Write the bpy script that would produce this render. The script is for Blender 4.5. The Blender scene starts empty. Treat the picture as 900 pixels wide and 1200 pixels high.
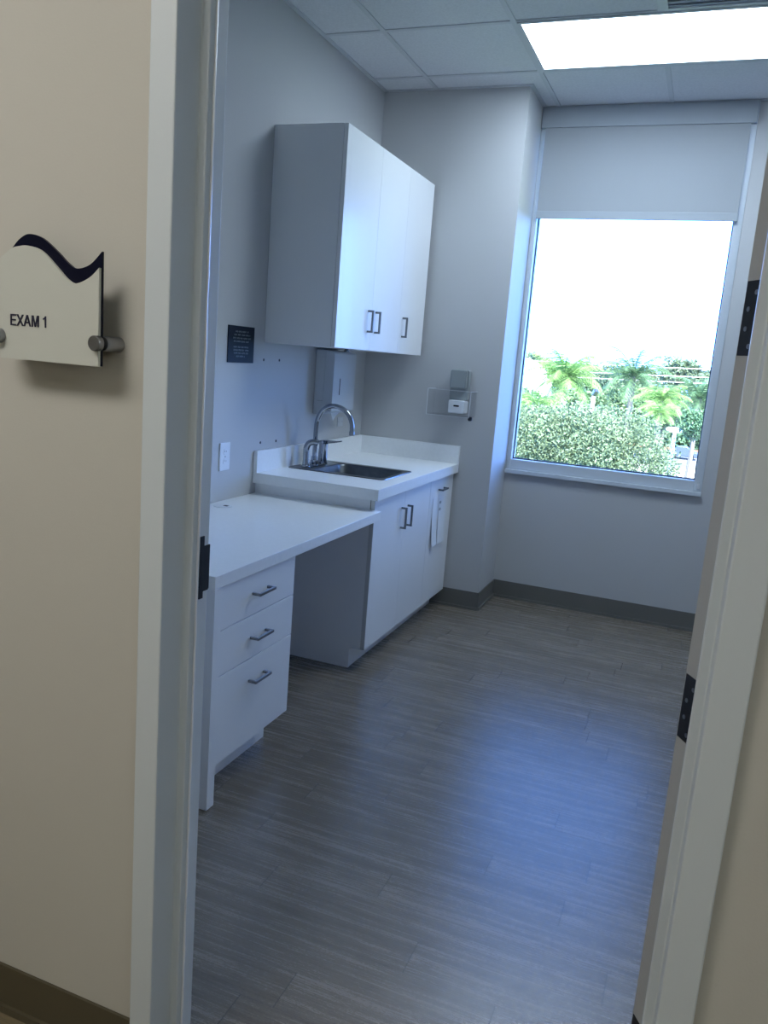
import bpy, bmesh, math, random
from mathutils import Vector, Matrix
import numpy as np

scn = bpy.context.scene
COL = scn.collection
vs = scn.view_settings
vs.view_transform = 'Standard'; vs.look = 'None'; vs.gamma = 1.0; vs.exposure = 0.15
vs.use_curve_mapping = False
try:
    scn.cycles.use_denoising = True
    scn.cycles.max_bounces = 10; scn.cycles.diffuse_bounces = 6; scn.cycles.transparent_max_bounces = 16
    scn.cycles.sample_clamp_indirect = 6.0
    scn.cycles.caustics_reflective = False; scn.cycles.caustics_refractive = False
except Exception:
    pass

# ------------------------------------------------------------------ measures
YB, YW, XB, H = 4.5585, 4.9377, 0.8322, 2.9103       # pilaster front, window wall, pilaster side, ceiling
XL, XR = 1.0862, 1.981                                # door opening
YH, YP = 1.150, 1.265                                 # corridor face and room face of the partition
ZD = 2.40                                             # door head

# ------------------------------------------------------------------ materials
def mat(name, col=(.8, .8, .8), rough=.5, metal=0.0, spec=.5, emit=None, es=0.0, coat=0.0):
    m = bpy.data.materials.new(name); m.use_nodes = True
    b = m.node_tree.nodes['Principled BSDF']
    b.inputs['Base Color'].default_value = (*col, 1); b.inputs['Roughness'].default_value = rough
    b.inputs['Metallic'].default_value = metal; b.inputs['Specular IOR Level'].default_value = spec
    b.inputs['Coat Weight'].default_value = coat
    if emit:
        b.inputs['Emission Color'].default_value = (*emit, 1); b.inputs['Emission Strength'].default_value = es
    return m

def N(m, t, **kw):
    n = m.node_tree.nodes.new(t)
    for k, v in kw.items(): setattr(n, k, v)
    return n
def LK(m, a, b): m.node_tree.links.new(a, b)

def noisy(m, scale, amount, bump=0.0, bscale=None, stretch=(1, 1, 1)):
    """gentle procedural colour variation and a fine bump over the base colour"""
    b = m.node_tree.nodes['Principled BSDF']
    base = tuple(b.inputs['Base Color'].default_value)[:3]
    tc = N(m, 'ShaderNodeTexCoord'); mp = N(m, 'ShaderNodeMapping'); mp.inputs['Scale'].default_value = stretch
    LK(m, tc.outputs['Object'], mp.inputs['Vector'])
    nz = N(m, 'ShaderNodeTexNoise'); nz.inputs['Scale'].default_value = scale; nz.inputs['Detail'].default_value = 6
    LK(m, mp.outputs['Vector'], nz.inputs['Vector'])
    r = N(m, 'ShaderNodeValToRGB')
    r.color_ramp.elements[0].position = .3; r.color_ramp.elements[1].position = .7
    r.color_ramp.elements[0].color = (*[max(0, c * (1 - amount)) for c in base], 1)
    r.color_ramp.elements[1].color = (*[min(1, c * (1 + amount)) for c in base], 1)
    LK(m, nz.outputs['Fac'], r.inputs['Fac']); LK(m, r.outputs['Color'], b.inputs['Base Color'])
    if bump:
        n2 = N(m, 'ShaderNodeTexNoise'); n2.inputs['Scale'].default_value = bscale or scale * 20; n2.inputs['Detail'].default_value = 3
        LK(m, mp.outputs['Vector'], n2.inputs['Vector'])
        bp = N(m, 'ShaderNodeBump'); bp.inputs['Strength'].default_value = bump; bp.inputs['Distance'].default_value = .002
        LK(m, n2.outputs['Fac'], bp.inputs['Height']); LK(m, bp.outputs['Normal'], b.inputs['Normal'])
    return m

M = {}
M['wall'] = noisy(mat('wall_paint', (.55, .55, .55), .62, spec=.3), 1.2, .015, .12, 220)
M['hallwall'] = noisy(mat('corridor_paint', (.60, .58, .52), .62, spec=.3), 1.2, .015, .12, 220)
M['trim'] = noisy(mat('frame_paint', (.66, .715, .745), .42), 2, .02, .05, 90)
M['dooredge'] = noisy(mat('door_edge_wood', (.46, .47, .46), .5), 3, .04, .05, 60, (1, 1, .1))
M['lam'] = noisy(mat('white_laminate', (.86, .87, .88), .34, coat=.1), 2, .012)
M['lamedge'] = mat('laminate_edge', (.62, .63, .62), .45)
M['counter'] = noisy(mat('solid_surface', (.89, .90, .90), .28), 60, .02)
M['base'] = noisy(mat('rubber_baseboard', (.16, .155, .14), .55), 4, .06)
M['basehall'] = noisy(mat('corridor_baseboard', (.095, .080, .048), .5), 4, .06)
M['nickel'] = noisy(mat('brushed_nickel', (.30, .31, .33), .28, 1.0), 40, .08)
M['pull'] = noisy(mat('pewter_pull', (.20, .21, .21), .30, 1.0), 40, .08)
M['chrome'] = mat('chrome', (.36, .38, .41), .06, 1.0)
M['steel'] = noisy(mat('brushed_steel', (.17, .18, .19), .34, 1.0), 30, .12, stretch=(1, 8, 1))
M['bronze'] = noisy(mat('dark_bronze', (.030, .032, .036), .42, .6), 30, .2)
M['screw'] = mat('screw_metal', (.35, .36, .38), .35, 1.0)
M['navy'] = mat('navy_acrylic', (.004, .005, .018), .3, spec=.15)
M['signwhite'] = noisy(mat('sign_acrylic', (.62, .63, .57), .38), 3, .01)
M['navytext'] = mat('navy_letters', (.012, .013, .04), .4)
M['placard'] = mat('placard_navy', (.006, .012, .026), .5, spec=.18)
M['placardtext'] = mat('placard_text', (.26, .31, .36), .5)
M['white'] = mat('white_plastic', (.80, .82, .84), .28)
M['dispwhite'] = mat('dispenser_plastic', (.56, .59, .62), .35)
M['greyplastic'] = mat('grey_plastic', (.30, .33, .33), .4)
M['black'] = mat('black_plastic', (.012, .012, .014), .4)
M['dark'] = mat('dark_void', (.015, .016, .018), .8)
M['paper'] = noisy(mat('paper', (.82, .84, .86), .85), 8, .02)
M['alu'] = noisy(mat('window_aluminium', (.62, .66, .70), .40), 3, .02)
M['gasket'] = mat('gasket', (.03, .04, .06), .6)
M['tile'] = noisy(mat('ceiling_tile', (.74, .75, .77), .85, spec=.1), 90, .05, .5, 260)
M['tbar'] = mat('ceiling_grid_paint', (.62, .64, .66), .45)
M['light'] = mat('light_diffuser', (.9, .9, .9), .5, emit=(.66, .82, 1.0), es=14.5)
M['halllight'] = mat('corridor_light_diffuser', (.9, .9, .9), .5, emit=(1.0, .975, .93), es=11.0)
M['jambfill'] = mat('added_jamb_fill', (.9, .9, .9), .5, emit=(.86, .95, 1.0), es=7.0)  # emitter of the added fill panel, cool tint for the left jamb
M['vent'] = mat('vent_paint', (.42, .45, .50), .6)
M['fascia'] = noisy(mat('fascia_fabric', (.40, .43, .46), .7), 3, .02)
M['seal'] = mat('door_seal_lit', (.86, .88, .90), .3)  # bead colour lightened to stand in for window light catching it
M['concrete'] = noisy(mat('concrete', (.36, .36, .35), .8), .4, .08)
M['asphalt'] = noisy(mat('asphalt', (.10, .11, .125), .8), .5, .08)
M['grass'] = noisy(mat('grass', (.04, .075, .02), .9), .3, .3)
M['mulch'] = noisy(mat('mulch', (.20, .10, .065), .9), 1.5, .25)
M['bark'] = noisy(mat('bark', (.15, .14, .12), .9), 6, .25)
M['palebark'] = noisy(mat('pale_bark', (.40, .39, .36), .85), 6, .12)
M['whitepost'] = mat('post_paint', (.85, .85, .83), .5)
M['stucco'] = noisy(mat('stucco', (.85, .84, .80), .9), 2, .03)
M['terracotta'] = noisy(mat('roof_tile', (.55, .25, .15), .8), 3, .15)
M['wire'] = mat('wire_metal', (.75, .78, .80), .4)
M['car'] = mat('car_paint', (.05, .07, .12), .25)

def leafmat(name, c, var=.45):
    m = noisy(mat(name, c, .55, spec=.4), .9, var)
    b = m.node_tree.nodes['Principled BSDF']; out = m.node_tree.nodes['Material Output']
    tr = N(m, 'ShaderNodeBsdfTranslucent'); tr.inputs['Color'].default_value = (c[0] * 1.3, c[1] * 1.3, c[2], 1)
    mx = N(m, 'ShaderNodeMixShader'); mx.inputs[0].default_value = .3
    LK(m, b.outputs[0], mx.inputs[1]); LK(m, tr.outputs[0], mx.inputs[2]); LK(m, mx.outputs[0], out.inputs['Surface'])
    return m
M['leaf_mid'] = leafmat('leaf_mid', (.13, .185, .105))
M['leaf_dark'] = leafmat('leaf_dark', (.11, .18, .085))
M['leaf_far'] = leafmat('leaf_far', (.15, .21, .13))
M['palm_bright'] = leafmat('palm_bright', (.15, .27, .085), .35)
M['palm_green'] = leafmat('palm_green', (.07, .14, .07), .35)
M['palm_pale'] = leafmat('palm_pale', (.25, .28, .25), .3)
M['hedge'] = leafmat('hedge_leaf', (.08, .16, .09))

def glassmat(name, tint, gloss, diff=0.0):
    m = bpy.data.materials.new(name); m.use_nodes = True
    nt = m.node_tree; nt.nodes.remove(nt.nodes['Principled BSDF']); out = nt.nodes['Material Output']
    t = N(m, 'ShaderNodeBsdfTransparent'); t.inputs['Color'].default_value = (*tint, 1)
    g = N(m, 'ShaderNodeBsdfGlossy'); g.inputs['Roughness'].default_value = .02
    lw = N(m, 'ShaderNodeLayerWeight'); lw.inputs['Blend'].default_value = .5
    pw = N(m, 'ShaderNodeMath', operation='POWER'); LK(m, lw.outputs['Facing'], pw.inputs[0]); pw.inputs[1].default_value = 4.0
    fr = N(m, 'ShaderNodeMath', operation='MULTIPLY_ADD'); LK(m, pw.outputs[0], fr.inputs[0]); fr.inputs[1].default_value = .6; fr.inputs[2].default_value = gloss
    mx = N(m, 'ShaderNodeMixShader')
    LK(m, fr.outputs[0], mx.inputs[0]); LK(m, t.outputs[0], mx.inputs[1]); LK(m, g.outputs[0], mx.inputs[2])
    last = mx
    if diff:
        d = N(m, 'ShaderNodeBsdfDiffuse'); d.inputs['Color'].default_value = (.8, .82, .84, 1)
        m2 = N(m, 'ShaderNodeMixShader'); m2.inputs[0].default_value = diff
        LK(m, mx.outputs[0], m2.inputs[1]); LK(m, d.outputs[0], m2.inputs[2]); last = m2
    LK(m, last.outputs[0], out.inputs['Surface'])
    return m
M['glass'] = glassmat('window_glass', (.93, .97, .97), .03)
M['acrylic'] = glassmat('clear_acrylic', (1, 1, 1), .004, 0.0)

def blindmat():
    m = noisy(mat('blind_fabric', (.40, .42, .44), .85, spec=.1), 350, .08, .3, 700)
    b = m.node_tree.nodes['Principled BSDF']; out = m.node_tree.nodes['Material Output']
    tr = N(m, 'ShaderNodeBsdfTranslucent'); tr.inputs['Color'].default_value = (.33, .33, .33, 1)
    mx = N(m, 'ShaderNodeMixShader'); mx.inputs[0].default_value = .03
    LK(m, b.outputs[0], mx.inputs[1]); LK(m, tr.outputs[0], mx.inputs[2]); LK(m, mx.outputs[0], out.inputs['Surface'])
    return m
M['blind'] = blindmat()

def floormat(name, ca, cb, row_w, y0, plank_l, offs, seamdark, roughness):
    m = mat(name, ca, roughness, spec=.85)
    b = m.node_tree.nodes['Principled BSDF']
    def math_(op, a, c=None):
        n = N(m, 'ShaderNodeMath', operation=op)
        for i, v in enumerate((a, c)):
            if v is None: continue
            if isinstance(v, (int, float)): n.inputs[i].default_value = v
            else: LK(m, v, n.inputs[i])
        return n.outputs[0]
    tc = N(m, 'ShaderNodeTexCoord'); sp = N(m, 'ShaderNodeSeparateXYZ'); LK(m, tc.outputs['Object'], sp.inputs[0])
    X, Y = sp.outputs['X'], sp.outputs['Y']
    v = math_('DIVIDE', math_('SUBTRACT', Y, y0), row_w); row = math_('FLOOR', v); fv = math_('SUBTRACT', v, row)
    rp = N(m, 'ShaderNodeValToRGB'); cr = rp.color_ramp; cr.interpolation = 'CONSTANT'
    n = len(offs)
    cr.elements[0].position = 0; cr.elements[0].color = (offs[0],) * 3 + (1,)
    cr.elements[1].position = 1 / n; cr.elements[1].color = (offs[1],) * 3 + (1,)
    for i in range(2, n):
        e = cr.elements.new(i / n); e.color = (offs[i],) * 3 + (1,)
    LK(m, math_('DIVIDE', math_('ADD', row, .5), n), rp.inputs['Fac'])
    u = math_('SUBTRACT', math_('DIVIDE', X, plank_l), rp.outputs['Color']); pl = math_('FLOOR', u); fu = math_('SUBTRACT', u, pl)
    e1 = math_('LESS_THAN', math_('MULTIPLY', math_('MINIMUM', fu, math_('SUBTRACT', 1.0, fu)), plank_l), .0016)
    e2 = math_('LESS_THAN', math_('MULTIPLY', math_('MINIMUM', fv, math_('SUBTRACT', 1.0, fv)), row_w), .0008)
    seam = math_('MAXIMUM', e1, math_('MULTIPLY', e2, .45))
    pid = math_('ADD', math_('MULTIPLY', row, 7.31), math_('MULTIPLY', pl, 3.17))
    wn = N(m, 'ShaderNodeTexWhiteNoise', noise_dimensions='1D'); LK(m, pid, wn.inputs['W'])
    def grain(sx, sy, det, seed):
        cx = N(m, 'ShaderNodeCombineXYZ')
        LK(m, math_('MULTIPLY', X, sx), cx.inputs[0]); LK(m, math_('MULTIPLY', Y, sy), cx.inputs[1])
        LK(m, math_('ADD', math_('MULTIPLY', pid, 1.7), seed), cx.inputs[2])
        t = N(m, 'ShaderNodeTexNoise'); t.inputs['Scale'].default_value = 1.0; t.inputs['Detail'].default_value = det
        t.inputs['Roughness'].default_value = .6; t.inputs['Distortion'].default_value = .6
        LK(m, cx.outputs[0], t.inputs['Vector']); return t.outputs['Fac']
    g1 = grain(1.5, 52, 6, 0); g2 = grain(8, 230, 3, 9); g3 = grain(150, 420, 2, 4)
    k = math_('ADD', math_('ADD', math_('MULTIPLY', g1, .42), math_('MULTIPLY', g2, .34)), math_('MULTIPLY', g3, .24))
    k = math_('ADD', k, math_('MULTIPLY', math_('SUBTRACT', wn.outputs['Value'], .5), .03))
    r = N(m, 'ShaderNodeValToRGB'); r.color_ramp.elements[0].position = .36; r.color_ramp.elements[1].position = .64
    r.color_ramp.elements[0].color = (*ca, 1); r.color_ramp.elements[1].color = (*cb, 1)
    LK(m, k, r.inputs['Fac'])
    mx = N(m, 'ShaderNodeMix', data_type='RGBA'); mx.inputs['B'].default_value = (*seamdark, 1)
    LK(m, math_('MULTIPLY', seam, .8), mx.inputs['Factor']); LK(m, r.outputs['Color'], mx.inputs['A'])
    LK(m, mx.outputs['Result'], b.inputs['Base Color'])
    bp = N(m, 'ShaderNodeBump'); bp.inputs['Strength'].default_value = .35; bp.inputs['Distance'].default_value = .0015
    LK(m, math_('SUBTRACT', math_('ADD', math_('MULTIPLY', g2, .5), math_('MULTIPLY', g3, .6)), seam), bp.inputs['Height'])
    LK(m, bp.outputs['Normal'], b.inputs['Normal'])
    LK(m, math_('ADD', roughness - .06, math_('MULTIPLY', k, .12)), b.inputs['Roughness'])
    return m
random.seed(4)
offs = [random.random() for _ in range(32)]
for r_, o_ in ((1, .328), (2, .823), (3, .574), (4, .071), (7, .663), (8, .964), (10, .82), (12, .0765)): offs[r_] = o_
M['floor'] = floormat('vinyl_plank', (.098, .081, .062), (.262, .221, .176), .1142, 1.292, .915, offs, (.05, .044, .038), .27)
M['hallfloor'] = floormat('corridor_plank', (.13, .10, .055), (.27, .21, .12), .15, -1.4, 1.2, [random.random() for _ in range(24)], (.03, .025, .015), .5)

# ------------------------------------------------------------------ mesh helpers
class MB:
    def __init__(s): s.v = []; s.f = []
    def add(s, vs_, fs_):
        o = len(s.v); s.v += [tuple(p) for p in vs_]; s.f += [tuple(i + o for i in f) for f in fs_]; return s
    def box(s, x0, x1, y0, y1, z0, z1):
        return s.add([(x0, y0, z0), (x1, y0, z0), (x1, y1, z0), (x0, y1, z0), (x0, y0, z1), (x1, y0, z1), (x1, y1, z1), (x0, y1, z1)],
                     [(0, 3, 2, 1), (4, 5, 6, 7), (0, 1, 5, 4), (1, 2, 6, 5), (2, 3, 7, 6), (3, 0, 4, 7)])
    def prism(s, pts, axis, a, b):
        """pts: 2-D outline; extruded along axis 0/1/2 from a to b"""
        n = len(pts)
        def P(p, t):
            if axis == 0: return (t, p[0], p[1])
            if axis == 1: return (p[0], t, p[1])
            return (p[0], p[1], t)
        fs_ = [tuple(range(n)), tuple(reversed(range(n, 2 * n)))]
        fs_ += [(i, n + i, n + (i + 1) % n, (i + 1) % n) for i in range(n)]
        return s.add([P(p, a) for p in pts] + [P(p, b) for p in pts], fs_)
    def loft(s, loops, cap0=True, cap1=True, closed=True):
        n = len(loops[0]); vs_ = [p for l in loops for p in l]; fs_ = []
        for k in range(len(loops) - 1):
            for i in range(n if closed else n - 1):
                j = (i + 1) % n
                fs_.append((k * n + i, k * n + j, (k + 1) * n + j, (k + 1) * n + i))
        if cap0: fs_.append(tuple(reversed(range(n))))
        if cap1: fs_.append(tuple(range((len(loops) - 1) * n, len(loops) * n)))
        return s.add(vs_, fs_)
    def tube(s, path, r, n=12, caps=True):
        path = [Vector(p) for p in path]; loops = []; up = None
        rs = r if isinstance(r, (list, tuple)) else [r] * len(path)
        for i, p in enumerate(path):
            t = (path[min(i + 1, len(path) - 1)] - path[max(i - 1, 0)]).normalized()
            if up is None:
                up = t.orthogonal().normalized()
            else:
                up = (up - t * up.dot(t)).normalized()
            w = t.cross(up)
            loops.append([p + (up * math.cos(a) + w * math.sin(a)) * rs[i] for a in [2 * math.pi * k / n for k in range(n)]])
        return s.loft(loops, caps, caps)
    def cyl(s, p0, p1, r, n=24, r1=None): return s.tube([p0, p1], [r, r if r1 is None else r1], n)
    def plane(s, p): return s.add(p, [tuple(range(len(p)))])

def smooth_path(pts, k=6):
    pts = [Vector(p) for p in pts]; out = []
    for i in range(len(pts) - 1):
        p0 = pts[max(i - 1, 0)]; p1 = pts[i]; p2 = pts[i + 1]; p3 = pts[min(i + 2, len(pts) - 1)]
        for j in range(k):
            t = j / k
            out.append(.5 * ((2 * p1) + (p2 - p0) * t + (2 * p0 - 5 * p1 + 4 * p2 - p3) * t * t + (3 * p1 - p0 - 3 * p2 + p3) * t ** 3))
    out.append(pts[-1]); return out

def obj(name, mb, m, parent=None, bevel=0.0, smooth=False, angle=40):
    me = bpy.data.meshes.new(name)
    off = Vector(parent_origin(parent)) if parent else Vector((0, 0, 0))
    me.from_pydata([tuple(Vector(p) - off) for p in mb.v], [], mb.f); me.update()
    bm = bmesh.new(); bm.from_mesh(me); bmesh.ops.recalc_face_normals(bm, faces=bm.faces); bm.to_mesh(me); bm.free()
    me.materials.append(M[m] if isinstance(m, str) else m)
    o = bpy.data.objects.new(name, me); COL.objects.link(o)
    if parent: o.parent = parent
    if smooth:
        for p in me.polygons: p.use_smooth = True
        try: me.set_sharp_from_angle(angle=math.radians(angle))
        except Exception: pass
    if bevel:
        md = o.modifiers.new('edge', 'BEVEL'); md.width = bevel; md.segments = 2; md.limit_method = 'ANGLE'; md.angle_limit = math.radians(40)
        md.harden_normals = False
    return o
def parent_origin(o):
    v = Vector((0, 0, 0))
    while o: v += o.location; o = o.parent
    return v
def tag(o, label, cat, group=None, kind=None):
    o['label'] = label; o['category'] = cat
    if group: o['group'] = group
    if kind: o['kind'] = kind
    return o
def thing(name, loc, label, cat, group=None):
    o = bpy.data.objects.new(name, None); COL.objects.link(o); o.location = loc; o.empty_display_size = .05
    return tag(o, label, cat, group)
def struct(name, mb, m, label=None, **kw):
    o = obj(name, mb, m, **kw); o['kind'] = 'structure'
    if label: o['label'] = label
    return o

# ------------------------------------------------------------------ the room shell
struct('floor', MB().box(-.12, 3.22, 1.20, 5.14, -.06, 0), 'floor')
struct('floor_hall', MB().box(-1.6, 4.6, -1.6, 1.1995, -.06, 0), 'hallfloor')
struct('wall_left', MB().box(-.12, 0, YP, 5.14, 0, 3.0), 'wall')
struct('wall_pilaster', MB().box(0, XB, YB, 5.14, 0, 3.0), 'wall')
WX1, WZ0 = 1.978, .800
w = MB(); w.box(XB, 3.22, YW, 5.14, 0, WZ0); w.box(WX1, 3.22, YW, 5.14, WZ0, 3.0); w.box(XB, WX1, YW, 5.14, H + .01, 3.0)
struct('wall_back', w, 'wall')
struct('wall_right', MB().box(3.08, 3.22, YP, YW, 0, 3.0), 'wall')
w = MB(); w.box(-1.6, XL - .02, YH, YP, 0, 3.0); w.box(XR + .02, 4.6, YH, YP, 0, 3.0); w.box(XL - .02, XR + .02, YH, YP, ZD + .02, 3.0)
struct('wall_front', w, 'hallwall')
w = MB(); w.box(-1.6, 4.6, -1.6, -1.5, 0, 3.0); w.box(-1.7, -1.6, -1.6, YP, 0, 3.0); w.box(4.6, 4.7, -1.6, YP, 0, 3.0)
struct('wall_hall', w, 'hallwall')
struct('ceiling', MB().box(-.12, 3.22, YP, 5.14, H + .004, 3.06), 'tile')
struct('ceiling_hall', MB().box(-1.7, 4.7, -1.6, YP, 2.76, 3.06), 'tile')
# suspended grid
w = MB()
gx = [.313 + .61 * k for k in range(5)]; gy = [1.306 + .61 * k for k in range(6)]
z0, z1 = H - .001, H + .0045
LX0, LX1, LY0, LY1 = .923, 2.143, 3.746, 4.356            # the cell of the light
for x in gx:
    ye = YB if x < XB else YW
    if LX0 + .1 < x < LX1 - .1:
        w.box(x - .012, x + .012, YP, LY0, z0, z1); w.box(x - .012, x + .012, LY1, ye, z0, z1)
    else: w.box(x - .012, x + .012, YP, ye, z0, z1)
for y in gy: w.box(0, 3.08, y - .012, y + .012, z0 + .0004, z1)
struct('trim_1', w, 'tbar', 'white T-bar grid of the suspended ceiling')
w = MB()                                                   # wall angle along the edges
w.box(0, .022, YP, YB, z0, z1); w.box(0, XB + .022, YB - .022, YB, z0, z1); w.box(XB, XB + .022, YB, YW, z0, z1); w.box(XB, 3.08, YW - .022, YW, z0, z1); w.box(3.058, 3.08, YP, YW, z0, z1)
struct('trim_2', w, 'tbar', 'white wall angle round the suspended ceiling')
# rubber base
def coved(pts, h=.109):
    b = MB()
    for (xa, ya), (xb, yb), (nx, ny) in pts:
        for t, za, zb in ((.006, .016, h), (.014, 0, .016)):
            x0, x1 = sorted((xa, xb)); y0, y1 = sorted((ya, yb))
            if nx > 0: x1 = x0 + t
            if nx < 0: x0 = x1 - t
            if ny < 0: y0 = y1 - t
            if ny > 0: y1 = y0 + t
            b.box(x0, x1, y0, y1, za, zb)
    return b
struct('baseboard_back', coved([((.50, YB), (XB + .006, YB), (0, -1)), ((XB, YB), (XB, YW), (1, 0)), ((XB, YW), (3.08, YW), (0, -1))]), 'base')
struct('baseboard_right', coved([((3.08, YP), (3.08, YW - .02), (-1, 0))]), 'base')
struct('baseboard_left', coved([((0, YP + .01), (0, 1.985), (1, 0)), ((0, 2.54), (0, 3.315), (1, 0))]), 'base')
struct('baseboard_front', coved([((.02, YP), (XL - .052, YP), (0, 1)), ((XR + .052, YP), (3.06, YP), (0, 1))]), 'base')
struct('baseboard_hall', coved([((-1.6, YH), (XL - .0502, YH), (0, -1)), ((XR + .0502, YH), (4.6, YH), (0, -1))]), 'basehall')

# hollow-metal door frame: jambs and head with their stops, one profile
def jamb(b, xs, s):
    """profile in plan; s=+1 when the opening lies toward +x"""
    P = [(-.0497, YH), (-.0497, 1.135), (0, 1.135), (0, 1.200), (.016, 1.200), (.016, 1.217), (0, 1.217), (0, 1.278), (-.0497, 1.278), (-.0497, YP), (-.02, YP), (-.02, YH)]
    b.prism([(xs + s * p[0], p[1]) for p in P], 2, 0, ZD)
w = MB(); jamb(w, XL, 1); jamb(w, XR, -1)
P = [(YH, ZD + .0497), (1.135, ZD + .0497), (1.135, ZD), (1.2, ZD), (1.2, ZD - .016), (1.217, ZD - .016), (1.217, ZD), (1.278, ZD), (1.278, ZD + .0497), (YP, ZD + .0497), (YP, ZD + .02), (YH, ZD + .02)]
w.prism(P, 0, XL - .0497, XR + .0497)
frame = struct('trim_3', w, 'trim', 'painted metal door frame round the open doorway', bevel=.0025)
random.seed(9)
sl = [(XL + .0162 + random.uniform(-.0002, .0012), 1.2172 + random.uniform(-.0006, .0006), z) for z in [i * ZD / 60 for i in range(61)]]
obj('seal', MB().tube(sl, .0028, 6), 'seal', frame, smooth=True)['label'] = 'thin sealant bead along the left door stop, whitened to imitate window light'
# strike plate in the left rabbet
sp_ = [(1.2475, 1.089), (1.2595, 1.089), (1.2595, 1.0695), (1.2785, 1.0695), (1.2785, .984), (1.2755, .981), (1.2595, .981), (1.2595, .968), (1.2475, .968)]
sp_ = [(max(y, 1.2235) if y < 1.25 else y, z) for y, z in sp_]
obj('strike_plate', MB().prism(sp_, 0, XL - .0005, XL + .0022), 'bronze', frame)['label'] = 'dark bronze strike plate on the left jamb'

# the door, swung about 150 degrees into the room
pin = Vector((XR - .006, 1.283, 0)); a = math.radians(30)
du = Vector((math.cos(a), math.sin(a), 0)); dn = Vector((-math.sin(a), math.cos(a), 0))
def dbox(b, u0, u1, n0, n1, za, zb):
    c = [pin + du * u + dn * n for u, n in ((u0, n0), (u1, n0), (u1, n1), (u0, n1))]
    return b.add([(p.x, p.y, za) for p in c] + [(p.x, p.y, zb) for p in c], [(0, 3, 2, 1), (4, 5, 6, 7), (0, 1, 5, 4), (1, 2, 6, 5), (2, 3, 7, 6), (3, 0, 4, 7)])
door = struct('door_1', dbox(MB(), 0, .885, 0, .0445, .012, ZD - .004), 'dooredge', 'door swung wide open behind the right jamb, its edge showing')
for zc in (.308, .935, 1.538, 2.14):
    hg = obj('hinge', dbox(MB(), -.0016, .0006, .004, .041, zc - .053, zc + .053), 'bronze', door, bevel=.0004)
    hg['label'] = 'dark bronze hinge leaf on the door edge'
    b = MB(); c0 = pin + dn * -.003 + du * -.002
    b.cyl((c0.x, c0.y, zc - .054), (c0.x, c0.y, zc + .054), .0045, 12)
    obj('knuckle', b, 'bronze', hg, smooth=True)
    for n_, dz in ((.014, .036), (.028, .013), (.028, -.015), (.014, -.040)):
        p = pin + dn * n_ + du * -.0016; q = p - du * .0012
        obj('screw', MB().cyl((p.x, p.y, zc + dz), (q.x, q.y, zc + dz), .0036, 12), 'screw', hg)
b = MB()
for n0, s in ((0, -1), (.0445, 1)):
    p = pin + du * .82 + dn * n0; q = p + dn * .05 * s; r_ = q - du * .11
    b.tube([(p.x, p.y, 1.02), (q.x, q.y, 1.02), (r_.x, r_.y, 1.02)], .009, 10)
obj('door_handle', b, 'nickel', door, smooth=True)

# ------------------------------------------------------------------ window, blind
w = MB()
FY0, FY1 = YW - .004, 5.06
w.box(XB + .001, .861, FY0, FY1, .824, H); w.box(1.934, WX1 - .0005, FY0, FY1, .824, H); w.box(.861, 1.934, FY0, FY1, .824, .885); w.box(.861, 1.934, FY0, FY1, 2.80, H)
win = struct('window_1', w, 'alu', 'aluminium framed window over the trees', bevel=.002)
w = MB()                                                   # inner stepped frame lines
w.box(.861, .867, 4.985, 4.995, .885, 2.8); w.box(1.928, 1.934, 4.985, 4.995, .885, 2.8); w.box(.861, 1.934, 4.985, 4.995, .885, .892); w.box(.861, 1.934, 4.985, 4.995, 2.79, 2.8)
obj('gasket', w, 'gasket', win)
obj('pane', MB().box(.861, 1.934, 4.996, 5.002, .885, 2.8), 'glass', win)
obj('sill', MB().box(XB + .001, WX1, YW - .022, 5.0, .7985, .8235), 'alu', win, bevel=.003)['label'] = 'pale metal sill ledge below the window'
w = MB()
for xx in (.842, .850): w.box(xx - .0012, xx + .0012, FY0 - .003, FY0, .826, H - .12)
for xx in (1.949, 1.965): w.box(xx - .0012, xx + .0012, FY0 - .003, FY0, .826, H - .12)
obj('frame_rib', w, 'alu', win)
w = MB(); w.box(1.949, 1.966, FY0 - .012, FY0, .842, .862); w.cyl((1.957, FY0 - .012, .868), (1.957, FY0, .868), .009, 14)
obj('catch', w, 'white', win, bevel=.002)['label'] = 'small white catch at the lower right corner of the frame'

bl = thing('roller_blind', (1.41, YW - .03, 2.85), 'grey roller blind pulled part way down over the window', 'blind')
obj('fascia', MB().box(XB + .004, 1.972, YW - .030, YW - .0045, 2.797, H - .002), 'fascia', bl, bevel=.002)['label'] = 'plain grey fascia box along the top'
obj('fabric', MB().box(.862, 1.948, YW - .0215, YW - .0205, 2.34, 2.80), 'blind', bl)
obj('bottom_rail', MB().box(.860, 1.948, YW - .027, YW - .015, 2.302, 2.345), 'fascia', bl, bevel=.002)

# ------------------------------------------------------------------ ceiling light and vent
def troffer(name, x0, x1, y0, y1, z, m, label):
    t = thing(name, ((x0 + x1) / 2, (y0 + y1) / 2, z), label, 'ceiling light')
    b = MB(); r = .016
    b.box(x0, x1, y0, y0 + r, z - .006, z + .003); b.box(x0, x1, y1 - r, y1, z - .006, z + .003)
    b.box(x0, x0 + r, y0 + r, y1 - r, z - .006, z + .003); b.box(x1 - r, x1, y0 + r, y1 - r, z - .006, z + .003)
    obj('frame', b, 'tbar', t)
    obj('diffuser', MB().box(x0 + r, x1 - r, y0 + r, y1 - r, z - .003, z + .002), m, t)
troffer('ceiling_light', LX0 + .014, LX1 - .014, LY0 + .0, LY1 - .03, H, 'light', 'bright white rectangular light panel set in the exam room ceiling')
troffer('ceiling_light', -.1, 1.12, -.45, .15, 2.755, 'halllight', 'corridor ceiling light panel above the room sign')
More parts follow.
